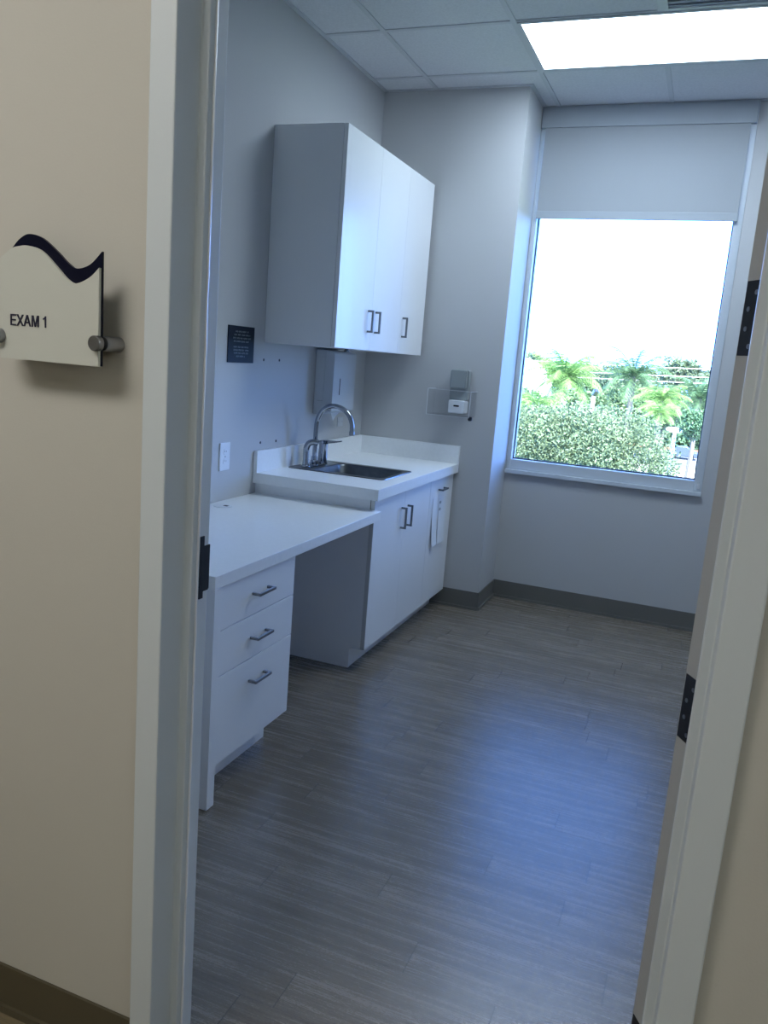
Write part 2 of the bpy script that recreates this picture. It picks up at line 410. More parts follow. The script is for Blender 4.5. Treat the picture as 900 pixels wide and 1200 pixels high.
troffer('ceiling_light', 3.3, 4.52, -.9, -.3, 2.755, 'jambfill', 'added fill panel out of view at right, brightening the left door jamb')  # unseen fill added to lift the left jamb, no known fixture
v = thing('ceiling_vent', (1.838, 3.44, H), 'dark blue grey ceiling vent beside the light panel', 'vent')
x0, x1, y0, y1 = 1.533 + .012, 2.143 - .012, 3.136 + .012, 3.746 - .012
b = MB(); r = .02
b.box(x0, x1, y0, y0 + r, H - .005, H + .003); b.box(x0, x1, y1 - r, y1, H - .005, H + .003); b.box(x0, x0 + r, y0 + r, y1 - r, H - .005, H + .003); b.box(x1 - r, x1, y0 + r, y1 - r, H - .005, H + .003)
obj('frame', b, 'tbar', v)
obj('backing', MB().box(x0 + r, x1 - r, y0 + r, y1 - r, H - .0005, H + .003), 'vent', v)
for k in range(14):
    yk = y0 + r + .02 + k * .038
    obj('slat', MB().prism([(yk, H - .006), (yk + .003, H - .006), (yk + .013, H - .0002), (yk + .010, H - .0002)], 0, x0 + r, x1 - r), 'vent', v)

# ------------------------------------------------------------------ pulls
def pull(parent, p, axis, L=.098, proj=.032, m='pull', t=.0095):
    """square bar pull on a face x = p[0]; axis 'y' or 'z'"""
    x, y, z = p; b = MB(); h = L / 2
    if axis == 'y':
        b.box(x + proj - t, x + proj, y - h, y + h, z - t / 2, z + t / 2)
        for s in (-1, 1):
            ya, yb = sorted((y + s * h, y + s * (h - t))); b.box(x, x + proj - t, ya, yb, z - t / 2, z + t / 2)
    else:
        b.box(x + proj - t, x + proj, y - t / 2, y + t / 2, z - h, z + h)
        for s in (-1, 1):
            za, zb = sorted((z + s * h, z + s * (h - t))); b.box(x, x + proj - t, y - t / 2, y + t / 2, za, zb)
    return obj('handle', b, m, parent, bevel=.0012)

# ------------------------------------------------------------------ wall cabinet
UZ0, UZ1, UY0, UY1, UX = 1.4661, 2.4057, 3.3392, 4.522, .358
uc = thing('wall_cabinet', (0, (UY0 + UY1) / 2, UZ0), 'white three-door wall cabinet hung above the sink counter', 'cabinet')
b = MB(); t = .018; xi = UX - .021
b.box(0.001, xi, UY0, UY0 + t, UZ0, UZ1); b.box(0.001, xi, UY1 - t, UY1, UZ0, UZ1); b.box(0.001, xi, UY0 + t, UY1 - t, UZ0, UZ0 + t); b.box(0.001, xi, UY0 + t, UY1 - t, UZ1 - t, UZ1); b.box(0.001, .008, UY0 + t, UY1 - t, UZ0 + t, UZ1 - t)
b.box(.008, xi - .02, UY0 + t, UY1 - t, 1.92, 1.938)
obj('carcass', b, 'lam', uc, bevel=.0008)
for ya, yb, hy in ((UY0 + .001, 3.7423, 3.697), (3.7437, 4.1303, 3.790), (4.1317, UY1 - .001, 4.177)):
    d = obj('door', MB().box(UX - .0195, UX, ya, yb, UZ0 + .001, UZ1 - .001), 'lam', uc, bevel=.0012)
    pull(d, (UX, hy, 1.605), 'z', .106, .030)
b = MB(); b.cyl((.325, 3.545, UZ0), (.325, 3.545, UZ0 - .008), .009, 16); b.box(.318, .332, 3.530, 3.560, UZ0 - .013, UZ0 - .008)
obj('latch', b, 'black', uc)['label'] = 'small black latch under the cabinet'

# ------------------------------------------------------------------ sink run
HC, TC, CX, CY0 = .864, .051, .6395, 3.2912
ct = thing('sink_counter', (CX / 2, (CY0 + YB) / 2, HC - TC), 'white sink worktop with low splash upstands along two walls', 'counter')
HX0, HX1, HY0, HY1 = .058, .538, 3.590, 3.950           # cut-out
b = MB()
O = [(0.001, CY0), (CX, CY0), (CX, YB - .001), (0.001, YB - .001)]; I = [(HX0, HY0), (HX1, HY0), (HX1, HY1), (HX0, HY1)]
vs_ = [(x, y, z) for z in (HC - TC, HC) for x, y in O + I]
fs_ = []
for i in range(4):
    j = (i + 1) % 4
    fs_ += [(i, j, 4 + j, 4 + i), (8 + i, 12 + i, 12 + j, 8 + j), (i, 8 + i, 8 + j, j), (4 + i, 4 + j, 12 + j, 12 + i)]
b.add(vs_, fs_)
obj('worktop', b, 'counter', ct, bevel=.002)
b = MB(); b.box(.001, .021, CY0, YB - .021, HC, HC + .103); b.box(.001, CX, YB - .021, YB - .001, HC, HC + .103)
obj('backsplash', b, 'counter', ct, bevel=.0015)

def rrect(x0, x1, y0, y1, r, z, n=6):
    out = []
    for cx, cy, a0 in ((x1 - r, y1 - r, 0), (x0 + r, y1 - r, 90), (x0 + r, y0 + r, 180), (x1 - r, y0 + r, 270)):
        for k in range(n + 1):
            a_ = math.radians(a0 + 90 * k / n); out.append((cx + r * math.cos(a_), cy + r * math.sin(a_), z))
    return out
SX0, SX1, SY0, SY1 = .034, .558, 3.563, 3.972
sk = thing('sink', ((SX0 + SX1) / 2, (SY0 + SY1) / 2, HC), 'stainless steel drop-in sink let into the white counter', 'sink')
b = MB()
b.loft([rrect(SX0, SX1, SY0, SY1, .022, HC + .0006), rrect(SX0 + .002, SX1 - .002, SY0 + .002, SY1 - .002, .021, HC + .0045), rrect(SX0 + .012, SX1 - .012, SY0 + .012, SY1 - .012, .02, HC + .0045),
        rrect(.160, .530, 3.600, 3.940, .05, HC + .003), rrect(.166, .524, 3.606, 3.934, .048, HC - .006), rrect(.176, .514, 3.616, 3.924, .05, HC - .12), rrect(.20, .49, 3.64, 3.90, .05, HC - .145)], False, True)
obj('basin', b, 'steel', sk, smooth=True, angle=50)
b = MB(); b.cyl((.345, 3.77, HC - .145), (.345, 3.77, HC - .1425), .042, 24); b.cyl((.345, 3.77, HC - .1425), (.345, 3.77, HC - .1405), .018, 16)
obj('drain', b, 'chrome', sk)

zd = HC + .0045
fa = thing('faucet', (.107, 3.72, zd), 'chrome gooseneck faucet with lever handles standing behind the steel sink', 'faucet')
b = MB(); b.loft([[(x, y, z) for x, y, _ in rrect(.083, .133, 3.603, 3.847, .025, 0)] for z in (zd, zd + .006)])
b.tube([(.107, 3.72, zd + .006), (.107, 3.72, zd + .026), (.107, 3.72, zd + .030), (.107, 3.72, zd + .048)], [.021, .021, .017, .016], 24)
obj('base', b, 'chrome', fa, smooth=True)
sp = smooth_path([(.107, 3.72, zd + .04), (.107, 3.72, .97), (.107, 3.72, 1.06), (.114, 3.72, 1.11), (.141, 3.72, 1.158), (.186, 3.72, 1.180), (.235, 3.72, 1.176), (.279, 3.72, 1.149), (.302, 3.72, 1.105), (.306, 3.72, 1.060)])
obj('spout', MB().tube(sp, .0122, 16), 'chrome', fa, smooth=True, angle=60)
obj('aerator', MB().tube([(.306, 3.72, 1.066), (.306, 3.72, 1.062), (.3065, 3.72, 1.044)], [.0125, .0142, .0136], 18), 'chrome', fa, smooth=True)
# right lever on its tall body
b = MB(); b.tube([(.107, 3.815, zd), (.107, 3.815, zd + .012), (.107, 3.815, zd + .014), (.109, 3.815, zd + .085), (.110, 3.815, zd + .108), (.110, 3.815, zd + .116)], [.028, .028, .0255, .0235, .0245, .015], 20)
obj('handle_body', b, 'chrome', fa, smooth=True, angle=35)
b = MB()
lv = [(.088, zd + .112, .021, .010), (.118, zd + .118, .024, .010), (.150, zd + .120, .017, .007), (.185, zd + .124, .011, .004), (.212, zd + .130, .008, .003)]
b.loft([[(x, 3.815 - wd, z - th), (x, 3.815 + wd, z - th), (x, 3.815 + wd, z + th), (x, 3.815 - wd, z + th)] for x, z, wd, th in lv])
obj('lever', b, 'chrome', fa, bevel=.003, smooth=True, angle=50)
# left curved handle
b = MB(); b.tube([(.102, 3.635, zd), (.102, 3.635, zd + .010), (.102, 3.635, zd + .012), (.102, 3.635, zd + .04)], [.022, .022, .018, .016], 20)
obj('handle_body', b, 'chrome', fa, smooth=True, angle=35)
b = MB(); b.tube(smooth_path([(.102, 3.635, zd + .02), (.100, 3.635, zd + .075), (.102, 3.635, zd + .100), (.112, 3.638, zd + .120), (.132, 3.645, zd + .129), (.155, 3.652, zd + .128)]), .0155, 16)
obj('lever', b, 'chrome', fa, smooth=True, angle=60)

# sink base cabinet
XF = .618
sb = thing('sink_base_cabinet', (.3, 3.72, 0), 'white two-door base cabinet under the steel sink', 'cabinet')
Y0, Y1, ZB_ = 3.3182, 4.1205, .1013
b = MB()
b.prism([(.001, 0), (XF - .075, 0), (XF - .075, ZB_), (XF - .0205, ZB_), (XF - .0205, HC - TC - .0005), (.001, HC - TC - .0005)], 1, Y0, Y0 + .018)
b.box(.001, XF - .0205, Y1 - .018, Y1, ZB_, HC - TC - .0005); b.box(.001, XF - .0205, Y0 + .018, Y1 - .018, ZB_, ZB_ + .018); b.box(.001, .01, Y0 + .018, Y1 - .018, ZB_ + .018, HC - TC - .0005)
obj('carcass', b, 'lam', sb, bevel=.0006)
obj('toe_kick', MB().box(XF - .093, XF - .078, Y0 + .018, Y1, 0.0, ZB_), 'lam', sb)
for ya, yb, hy in ((Y0 + .0005, 3.7188, 3.6785), (3.7202, Y1 - .0005, 3.765)):
    d = obj('door', MB().box(XF - .0195, XF, ya, yb, ZB_ + .0005, HC - TC - .004), 'lam', sb, bevel=.0012)
    pull(d, (XF, hy, .675), 'z', .108, .030)
obj('end_strip', MB().box(XF - .0205, XF - .0005, Y0 - .0006, Y0 + .0004, ZB_ + .0005, HC - TC - .004), 'lamedge', sb)
M['gapline'] = mat('gap_line', (.16, .13, .08), .7)
obj('edge_gap', MB().box(XF - .0225, XF - .0195, Y0 - .0009, Y0 + .0002, .766, HC - TC - .001), 'gapline', sb)
# narrow cabinet beside it
nb = thing('narrow_base_cabinet', (.3, 4.33, 0), 'narrow white base cabinet in the corner with one horizontal pull and taped papers', 'cabinet')
Y0n, Y1n = 4.1215, 4.5370
b = MB(); b.box(.001, XF - .0205, Y0n, Y0n + .018, ZB_, HC - TC - .0005); b.box(.001, XF - .0205, Y1n - .018, Y1n, ZB_, HC - TC - .0005); b.box(.001, XF - .0205, Y0n + .018, Y1n - .018, ZB_, ZB_ + .018); b.box(.001, .01, Y0n + .018, Y1n - .018, ZB_ + .018, HC - TC - .0005)
b.box(.53, XF - .0205, Y1n, YB - .001, ZB_, HC - TC - .0005)
obj('carcass', b, 'lam', nb, bevel=.0006)
obj('toe_kick', MB().box(XF - .093, XF - .078, Y0n, Y1n, 0.0, ZB_), 'lam', nb)
d = obj('door', MB().box(XF - .0195, XF, Y0n + .001, Y1n, ZB_ + .0005, HC - TC - .004), 'lam', nb, bevel=.0012)
pull(d, (XF, 4.315, .742), 'y', .104, .030)
def sheet(ya, yb, za, zb, x, bow):
    b = MB(); L_ = []
    for k in range(9):
        t = k / 8; z = zb + (za - zb) * t; xo = x + .0006 + bow * t * t
        L_.append([(xo, ya, z), (xo, yb, z), (xo + .0006, yb, z), (xo + .0006, ya, z)])
    return b.loft(L_)
pa = thing('paper_notice', (XF, 4.22, .57), 'white paper strip taped to the narrow corner cabinet, left one of two', 'paper')
obj('sheet', sheet(4.178, 4.262, .432, .702, XF, .016), 'paper', pa)
pb = thing('paper_notice', (XF, 4.36, .56), 'white paper sheet with two dark marks on the narrow corner cabinet, right one of two', 'paper')
obj('sheet', sheet(4.292, 4.425, .425, .690, XF, .010), 'paper', pb)
for z in (.664, .625):
    b = MB(); b.prism([(4.318 + .017 * math.cos(a_), z + .009 * math.sin(a_)) for a_ in [i * math.pi / 8 for i in range(16)]], 0, XF + .0012, XF + .0022)
    obj('mark', b, 'greyplastic', pb)['label'] = 'dark mark on the paper'

# ------------------------------------------------------------------ desk
HD, TD, DX, DY0, DY1 = .7649, .040, .650, 1.9891, 3.3176
dk = thing('desk', (.33, 2.65, 0), 'white built-in desk with a waterfall end panel and open knee space', 'desk')
obj('desktop', MB().box(.001, DX, DY0, DY1, HD - TD, HD), 'counter', dk, bevel=.0015)
obj('end_panel', MB().box(.001, DX, DY0, DY0 + TD, .003, HD - TD - .0002), 'lam', dk, bevel=.0012)
b = MB(); b.loft([[(.075 + r * math.cos(i * math.pi / 16), 2.925 + r * math.sin(i * math.pi / 16), z) for i in range(32)] for r, z in ((.040, HD + .0002), (.040, HD + .002), (.036, HD + .0035))])
g_ = obj('grommet', b, 'white', dk, smooth=True, angle=30); g_['label'] = 'round white cable grommet near the wall'
obj('slot', MB().box(.080, .100, 2.918, 2.936, HD + .0034, HD + .004), 'dark', g_)
dr = thing('drawer_cabinet', (.32, 2.28, 0), 'white three-drawer pedestal under the left end of the desk', 'cabinet')
DF, PY0, PY1 = .640, DY0 + TD + .001, 2.522
obj('carcass', MB().box(.001, DF - .0205, PY0, PY1, .1264, HD - TD - .0005), 'lam', dr, bevel=.0006)
obj('toe_kick', MB().box(.02, .549, PY0, PY1 - .002, 0, .126), 'lam', dr)
for za, zb, hz in ((.5795, HD - TD - .003, .653), (.4290, .5765, .501), (.1275, .4260, .3495)):
    d = obj('drawer', MB().box(DF - .0195, DF, PY0 + .001, PY1 - .0005, za, zb), 'lam', dr, bevel=.0012)
    pull(d, (DF, 2.279, hz), 'y', .106, .032, 'nickel')

# ------------------------------------------------------------------ things on the left wall
pl = thing('wall_placard', (0, 3.135, 1.447), 'dark navy notice placard with small pale text on the left wall', 'sign')
obj('plate', MB().box(.0005, .0045, 3.028, 3.242, 1.369, 1.526), 'placard', pl, bevel=.0006)
random.seed(3)
b = MB()
for zc, ya, yb in ((1.502, .058, .165), (1.488, .048, .178), (1.474, .040, .186), (1.460, .046, .170), (1.436, .046, .170), (1.423, .046, .170), (1.410, .050, .170), (1.396, .070, .142)):
    y = 3.026 + ya
    while y < 3.026 + yb:
        wl = random.uniform(.016, .036); ye = min(y + wl, 3.026 + yb)
        s_ = y
        while s_ < ye - .003:                                # letter-like strokes, too small to read
            b.box(.0045, .0048, s_, s_ + .0012, zc - .0032, zc + .0032)
            if random.random() < .7: zz = zc + random.choice((-.0032, -.0006, .002)); b.box(.0045, .0048, s_ + .0012, s_ + .0032, zz, zz + .0012)
            s_ += .0044
        y = ye + .005
obj('text', b, 'placardtext', pl)['label'] = 'rows of small pale lettering'

def outlet(y0, y1, z0, z1, label):
    o = thing('wall_outlet', (0, (y0 + y1) / 2, (z0 + z1) / 2), label, 'outlet')
    obj('cover_plate', MB().box(.0005, .006, y0, y1, z0, z1), 'white', o, bevel=.002)
    yc = (y0 + y1) / 2; zc = (z0 + z1) / 2; hh = (z1 - z0)
    for s in (-1, 1):
        z = zc + s * hh * .17; b = MB()
        b.prism([(yc + .017 * math.cos(t_), z + .0145 * math.sin(t_)) for t_ in [i * math.pi / 10 for i in range(20)]], 0, .006, .0078)
        s_ = obj('socket', b, 'white', o, bevel=.0006)
        for dy, hl in ((-.006, .005), (.006, .004)): obj('slot', MB().box(.0077, .0081, yc + dy - .0008, yc + dy + .0008, z - .001, z + hl + .001), 'dark', s_)
    obj('screw', MB().cyl((.006, yc, zc), (.0072, yc, zc), .003, 12), 'screw', o)
outlet(2.998, 3.077, .899, 1.0225, 'white wall outlet above the desk by the door frame')
wp = thing('wall_plate', (0, 4.236, 1.055), 'small pale blank wall plate below the paper towel dispenser', 'wall plate')
obj('plate', MB().box(.0005, .006, 4.200, 4.272, 1.034, 1.087), 'dispwhite', wp, bevel=.002)
for yy in (4.212, 4.260): obj('screw', MB().cyl((.006, yy, 1.06), (.0068, yy, 1.06), .0028, 12), 'screw', wp)
for y, z, lb in ((3.342, 1.3864, 'dark screw hole in the left wall, upper one nearer the placard'), (3.491, 1.3882, 'dark screw hole in the left wall, upper one nearer the towel dispenser'),
                 (3.348, 1.0005, 'dark screw hole above the backsplash, lower one nearer the outlet'), (3.499, .9985, 'dark screw hole above the backsplash, lower one nearer the faucet')):
    b = MB(); b.tube([(-.004, y, z), (.0012, y, z), (.0014, y, z)], [.0065, .0065, .003], 14)
    tag(obj('wall_anchor', b, 'black'), lb, 'wall anchor', 'screw holes left in the wall')

td = thing('towel_dispenser', (0, 4.03, 1.12), 'white folded paper towel dispenser on the wall under the cabinet', 'dispenser')
b = MB(); b.prism([(.001, 1.118), (.055, 1.120), (.060, 1.455), (.001, 1.455)], 1, 3.885, 4.163)
obj('body', b, 'dispwhite', td, bevel=.003)
b = MB(); b.prism([(.0565, 1.146), (.104, 1.136), (.110, 1.142), (.110, 1.440), (.102, 1.450), (.0605, 1.456)], 1, 3.882, 4.166)
cv = obj('cover', b, 'dispwhite', td, bevel=.003)
obj('window_slot', MB().box(.1098, .1106, 3.962, 3.970, 1.225, 1.312), 'dark', cv)
obj('seam', MB().box(.02, .055, 3.8835, 3.8852, 1.190, 1.192), 'greyplastic', td)
b = MB(); L_ = []
for k in range(7):
    t = k / 6; z = 1.135 - .052 * t; wd = 1 - .85 * t
    L_.append([(.050 + .02 * t, 3.995, z), (.050 + .02 * t, 3.995 + .15 * wd, z + .02 * t), (.0508 + .02 * t, 3.995 + .15 * wd, z + .02 * t), (.0508 + .02 * t, 3.995, z)])
tag(obj('paper_towel', b.loft(L_), 'paper'), 'white paper towel corner hanging out of the dispenser', 'paper towel')

# ------------------------------------------------------------------ sanitizer in its clear holder on the pilaster
ah = thing('acrylic_holder', (.58, YB, 1.14), 'clear acrylic open-top holder screwed to the pilaster beside the window', 'holder')
ax0, ax1, ay0, ay1, az0, az1, t = .455, .708, 4.420, YB - .0001, 1.143, 1.288, .004
obj('back_panel', MB().box(ax0, ax1, ay1 - t, ay1, az0, az1 + .004), 'acrylic', ah)
obj('front_panel', MB().box(ax0, ax1, ay0, ay0 + t, az0, az1), 'acrylic', ah)
for xx in (ax0, ax1 - t): obj('side_panel', MB().box(xx, xx + t, ay0 + t, ay1 - t, az0, az1), 'acrylic', ah)
obj('floor_panel', MB().box(ax0 + t, ax1 - t, ay0 + t, ay1 - t, az0, az0 + t), 'acrylic', ah)
b = MB(); e_ = .0030
for x in (ax0, ax1): b.box(x - e_ / 2, x + e_ / 2, ay0, ay1, az1 - .001, az1 + .0015); b.box(x - e_ / 2, x + e_ / 2, ay0 - e_ / 2, ay0 + e_ / 2, az0, az1)
b.box(ax0, ax1, ay0 - .001, ay0 + .0015, az1 - .001, az1 + .0015); b.box(ax0, ax1, ay0 - .001, ay0 + .0015, az0 - .001, az0 + .0015)
m_ = glassmat('acrylic_edge', (.9, .93, .93), .12, .90); M['acredge'] = m_
obj('edge', b, 'acredge', ah)['label'] = 'pale polished acrylic edges'
b = MB(); b.tube([(.713, 4.430, 1.150), (.713, 4.430, 1.146), (.713, 4.430, 1.130), (.713, 4.430, 1.126)], [.006, .012, .012, .006], 16)
obj('bumper', b, 'black', ah, smooth=True)['label'] = 'small black knob at the lower right corner'
sd = thing('sanitizer_dispenser', (.60, YB, 1.155), 'grey hand sanitizer dispenser with white push bar inside the clear holder', 'dispenser')
def slab(x0, x1, z0, z1, y0, y1, r, sx=0):
    p = rrect(x0, x1, z0, z1, r, 0, 5); return MB().prism([(a_, c_) for a_, c_, _ in p], 1, y0, y1)
obj('backplate', slab(.556, .664, 1.232, 1.405, YB - .048, YB - .006, .012), 'greyplastic', sd, bevel=.003)
obj('cover', slab(.560, .655, 1.300, 1.404, YB - .075, YB - .0485, .012), 'greyplastic', sd, bevel=.004)
b = slab(.567, .661, 1.158, 1.232, YB - .090, YB - .006, .010)
pb_ = obj('push_bar', b, 'white', sd, bevel=.004); pb_['label'] = 'white push bar at the bottom'
obj('recess', slab(.598, .632, 1.197, 1.206, YB - .0925, YB - .0895, .005), 'dark', pb_)

# ------------------------------------------------------------------ EXAM 1 sign in the corridor
sg = thing('room_sign', (.868, YH, 1.39), 'off-white room sign reading EXAM 1 with a navy wave along its top', 'sign')
SXa, SXb, SZ = .7614, .9745, 1.390
def wave(pts, dx=0):
    return [(p.x, p.y) for p in smooth_path([(x + dx, z, 0) for x, z in pts], 5)]
top_w = wave([(SXa, 1.557), (.7879, 1.5743), (.8056, 1.579), (.8259, 1.58), (.8546, 1.5721), (.8886, 1.5453), (.9083, 1.529), (.9278, 1.5225), (.9551, 1.5329), (SXb, 1.5491)])
obj('face_panel', MB().prism([(SXa, SZ), (SXb, SZ)] + list(reversed(top_w)), 1, 1.098, 1.1035), 'signwhite', sg)['label'] = 'off-white acrylic face panel'
top_n = wave([(SXa + .001, 1.552), (.7838, 1.5752), (.8016, 1.5917), (.8221, 1.5999), (.8508, 1.594), (.8848, 1.5714), (.9045, 1.5558), (.924, 1.547), (.9514, 1.5543), (SXb + .001, 1.5755)])
obj('back_panel', MB().prism([(SXa + .001, SZ + .0005), (SXb + .001, SZ + .0005)] + list(reversed(top_n)), 1, 1.1037, 1.1085), 'navy', sg)['label'] = 'navy acrylic back panel showing as a wave'
def glyphs():
    b = MB(); ya, yb = 1.0966, 1.0979; zb, h, k = 1.4467, .0192, .0026
    def P(pts, x): b.prism([(x + p[0], zb + p[1]) for p in pts], 1, ya, yb)
    x = .7862; wd = .0125                                            # E
    P([(0, 0), (wd, 0), (wd, k), (k, k), (k, h / 2 - k / 2), (wd * .9, h / 2 - k / 2), (wd * .9, h / 2 + k / 2), (k, h / 2 + k / 2), (k, h - k), (wd, h - k), (wd, h), (0, h)], x)
    x = .8000; wd = .0155; c = k * 1.25                              # X
    P([(0, 0), (c, 0), (wd / 2, h / 2 - c * .7), (wd - c, 0), (wd, 0), (wd / 2 + c * .55, h / 2), (wd, h), (wd - c, h), (wd / 2, h / 2 + c * .7), (c, h), (0, h), (wd / 2 - c * .55, h / 2)], x)
    x = .8155; wd = .0160                                            # A
    P([(0, 0), (k, 0), (wd / 2, h - c * 1.3), (wd - k, 0), (wd, 0), (wd / 2 + k * .6, h), (wd / 2 - k * .6, h)], x)
    P([(wd * .22, h * .27), (wd * .78, h * .27), (wd * .70, h * .27 + k), (wd * .30, h * .27 + k)], x)
    x = .8335; wd = .0155                                            # M
    P([(0, 0), (k, 0), (k, h * .78), (wd / 2 - k * .5, 0), (wd / 2 + k * .5, 0), (wd - k, h * .78), (wd - k, 0), (wd, 0), (wd, h), (wd - k * 1.5, h), (wd / 2, h * .24), (k * 1.5, h), (0, h)], x)
    x = .8580                                                        # 1
    P([(.0042, 0), (.0068, 0), (.0068, h), (.0048, h), (.0034, h - .0026), (0, h - .0040), (0, h - .0062), (.0042, h - .0050)], x)
    return b
lo = obj('lettering', glyphs(), 'navytext', sg)
lo['label'] = 'navy raised letters EXAM 1'
for x in (.7615, .9745):
    b = MB(); b.tube([(x, 1.1087, 1.428), (x, 1.112, 1.428), (x, 1.149, 1.428)], [.0115, .0128, .0128], 24)
    so = obj('standoff', b, 'nickel', sg, smooth=True, angle=35)
    b = MB(); b.tube([(x, 1.0978, 1.428), (x, 1.0880, 1.428), (x, 1.0865, 1.428)], [.0128, .0128, .0115], 24)
    obj('cap', b, 'nickel', so, smooth=True, angle=35)

# ------------------------------------------------------------------ outside, seen through the window
GZ = -7.0
struct('ground', MB().box(-150, 120, 5.4, 400, GZ - .5, GZ), 'grass')
struct('ground_parking', MB().box(-25, 25, 55, 84, GZ, GZ + .04), 'concrete', 'pale paved parking area')
struct('ground_road', MB().box(-60, 40, 84, 104, GZ, GZ + .05), 'asphalt', 'grey road beyond the parking')
struct('ground_mulch', MB().box(-30, 25, 104.2, 112, GZ, GZ + .25), 'mulch', 'reddish planted bed beyond the road')

def leaves(cx, cy, cz, rx, ry, rz, n, size, seed, lobes=7):
    rg = np.random.default_rng(seed)
    lc = []
    for i in range(lobes):
        d = rg.normal(size=3); d /= np.linalg.norm(d); d[2] = abs(d[2]) * .9 - .25
        lc.append((d * .52, rg.uniform(.40, .62)))
    lc.append((np.zeros(3), .62))
    C_ = np.array([c for c, r in lc]); R_ = np.array([r for c, r in lc]); ix = rg.integers(len(lc), size=n)
    un = lambda a: a / np.linalg.norm(a, axis=1, keepdims=True)
    d = un(rg.normal(size=(n, 3)))
    p = (C_[ix] + d * (R_[ix] * rg.uniform(.72, 1.03, n))[:, None]) * np.array((rx, ry, rz)) + np.array((cx, cy, cz))
    u = un(rg.normal(size=(n, 3))); w_ = un(np.cross(u, rg.normal(size=(n, 3)))); sz = (size * rg.uniform(.6, 1.3, n))[:, None]
    V = np.stack([p - u * sz, p + w_ * sz * .5, p + u * sz, p - w_ * sz * .5], 1).reshape(-1, 3)
    b = MB(); b.v = V.tolist(); b.f = np.arange(4 * n).reshape(-1, 4).tolist(); return b
def tree(name, x, y, zc, rx, ry, rz, n, size, seed, m, label, cat='tree', group=None, trunk='bark'):
    t = thing(name, (x, y, GZ), label, cat, group)
    obj('crown', leaves(x, y, zc, rx, ry, rz, n, size, seed), m, t)
    b = MB(); r = max(.12, rx * .06)
    b.tube([(x, y, GZ), (x + .1, y, (GZ + zc) / 2), (x, y, zc)], [r * 1.4, r, r * .6], 10)
    for k in range(5):
        a_ = k * 1.3 + seed; b.tube([(x, y, zc - rz * .7), (x + math.cos(a_) * rx * .35, y + math.sin(a_) * ry * .35, zc - rz * .1), (x + math.cos(a_) * rx * .6, y + math.sin(a_) * ry * .6, zc + rz * .25)], [r * .5, r * .35, r * .12], 6)
    obj('trunk', b, trunk, t, smooth=True)
    return t
# the broad crown that fills the lower half of the window
tree('leafy_tree', -2.75, 30, -2.2, 4.2, 3.4, 3.9, 110000, .055, 11, 'leaf_mid', 'large grey green leafy tree filling the lower half of the window view')

def frond(L, droop, az, el, base, seed, wid):
    rg = random.Random(seed); b = MB(); p = Vector(base); pts = [p.copy()]; ang = el; n = 14
    for k in range(n):
        dv = Vector((math.cos(az) * math.cos(ang), math.sin(az) * math.cos(ang), math.sin(ang))); p = p + dv * (L / n); pts.append(p.copy()); ang -= droop / n * (.4 + 1.2 * k / n)
    b.tube(pts, [.035 * L / 2.5 * (1 - .8 * i / n) for i in range(n + 1)], 5)
    side = Vector((-math.sin(az), math.cos(az), 0))
    for k in range(2, n + 1):
        for h in (0, .5):
            t = (k - h) / n; q = pts[k - 1].lerp(pts[k], 1 - h); tg = (pts[k] - pts[k - 1]).normalized()
            ll = wid * (math.sin(math.pi * min(1, .12 + .88 * t)) ** .6) * rg.uniform(.8, 1.1)
            for s in (-1, 1):
                d = (side * s * .8 + tg * .5 + Vector((0, 0, -.45 + rg.uniform(-.15, .15)))).normalized()
                e = q + d * ll; wv = tg * (.034 * L / 2.5)
                b.add([q - wv, q + wv, e], [(0, 1, 2)])
    return b
def palm(name, x, y, zc, L, nf, seed, m, label, wid=.6, trunk='bark', tr=.16, el=(-.35, 1.25), group='palms beyond the tree'):
    rg = random.Random(seed); t = thing(name, (x, y, GZ), label, 'palm', group)
    b = MB(); hs = [GZ + (zc - GZ) * k / 8 for k in range(9)]
    b.tube([(x + .25 * math.sin(k / 8 * 2) * .6 - .25 * math.sin(2) * .6, y, z) for k, z in enumerate(hs)], [tr * (1.3 - .5 * k / 8) for k in range(9)], 10)
    obj('trunk', b, trunk, t, smooth=True)
    for k in range(nf):
        az = 2 * math.pi * (k * .382 + rg.uniform(-.03, .03)); e = el[0] + (el[1] - el[0]) * ((k + .5) / nf)
        obj('frond', frond(L * rg.uniform(.85, 1.1), rg.uniform(1.2, 1.9), az, e, (x, y, zc), seed * 50 + k, wid), m, t)
    return t
palm('bright_palm', -6.9, 55, 1.0, 3.0, 30, 1, 'palm_bright', 'tall bright yellow green feathery palm, left of the grey lamp post', 1.15)
palm('bright_palm', -7.3, 49, -.9, 1.9, 24, 2, 'palm_bright', 'low bright yellow green palm leaning left under the tall bright palm', .8)
palm('coconut_palm', -2.9, 60, 1.45, 3.0, 24, 3, 'palm_green', 'blue green coconut palm rising highest above the middle of the tree', 1.0, tr=.2)
palm('pale_palm', -8.05, 44, 1.0, 1.6, 16, 4, 'palm_pale', 'silvery pale palm with a white trunk at the left edge of the window', .5, 'palebark', .2)
palm('broad_palm', 1.6, 67.5, .2, 2.8, 26, 5, 'palm_green', 'broad dark green palm at the right edge of the window', 1.0)
palm('bright_palm', -.55, 54, .1, 2.1, 22, 6, 'palm_bright', 'yellow green palm right of the coconut palm, in front of the wires', .85)
palm('bright_palm', -.25, 48, -.45, 1.3, 18, 7, 'palm_bright', 'small yellow green palm just above the white street lamp', .6)
tree('round_shrub', 1.55, 61, -1.6, 1.3, 1.1, 1.7, 5000, .12, 21, 'hedge', 'round blue green shrub behind the white street lamp', 'shrub')
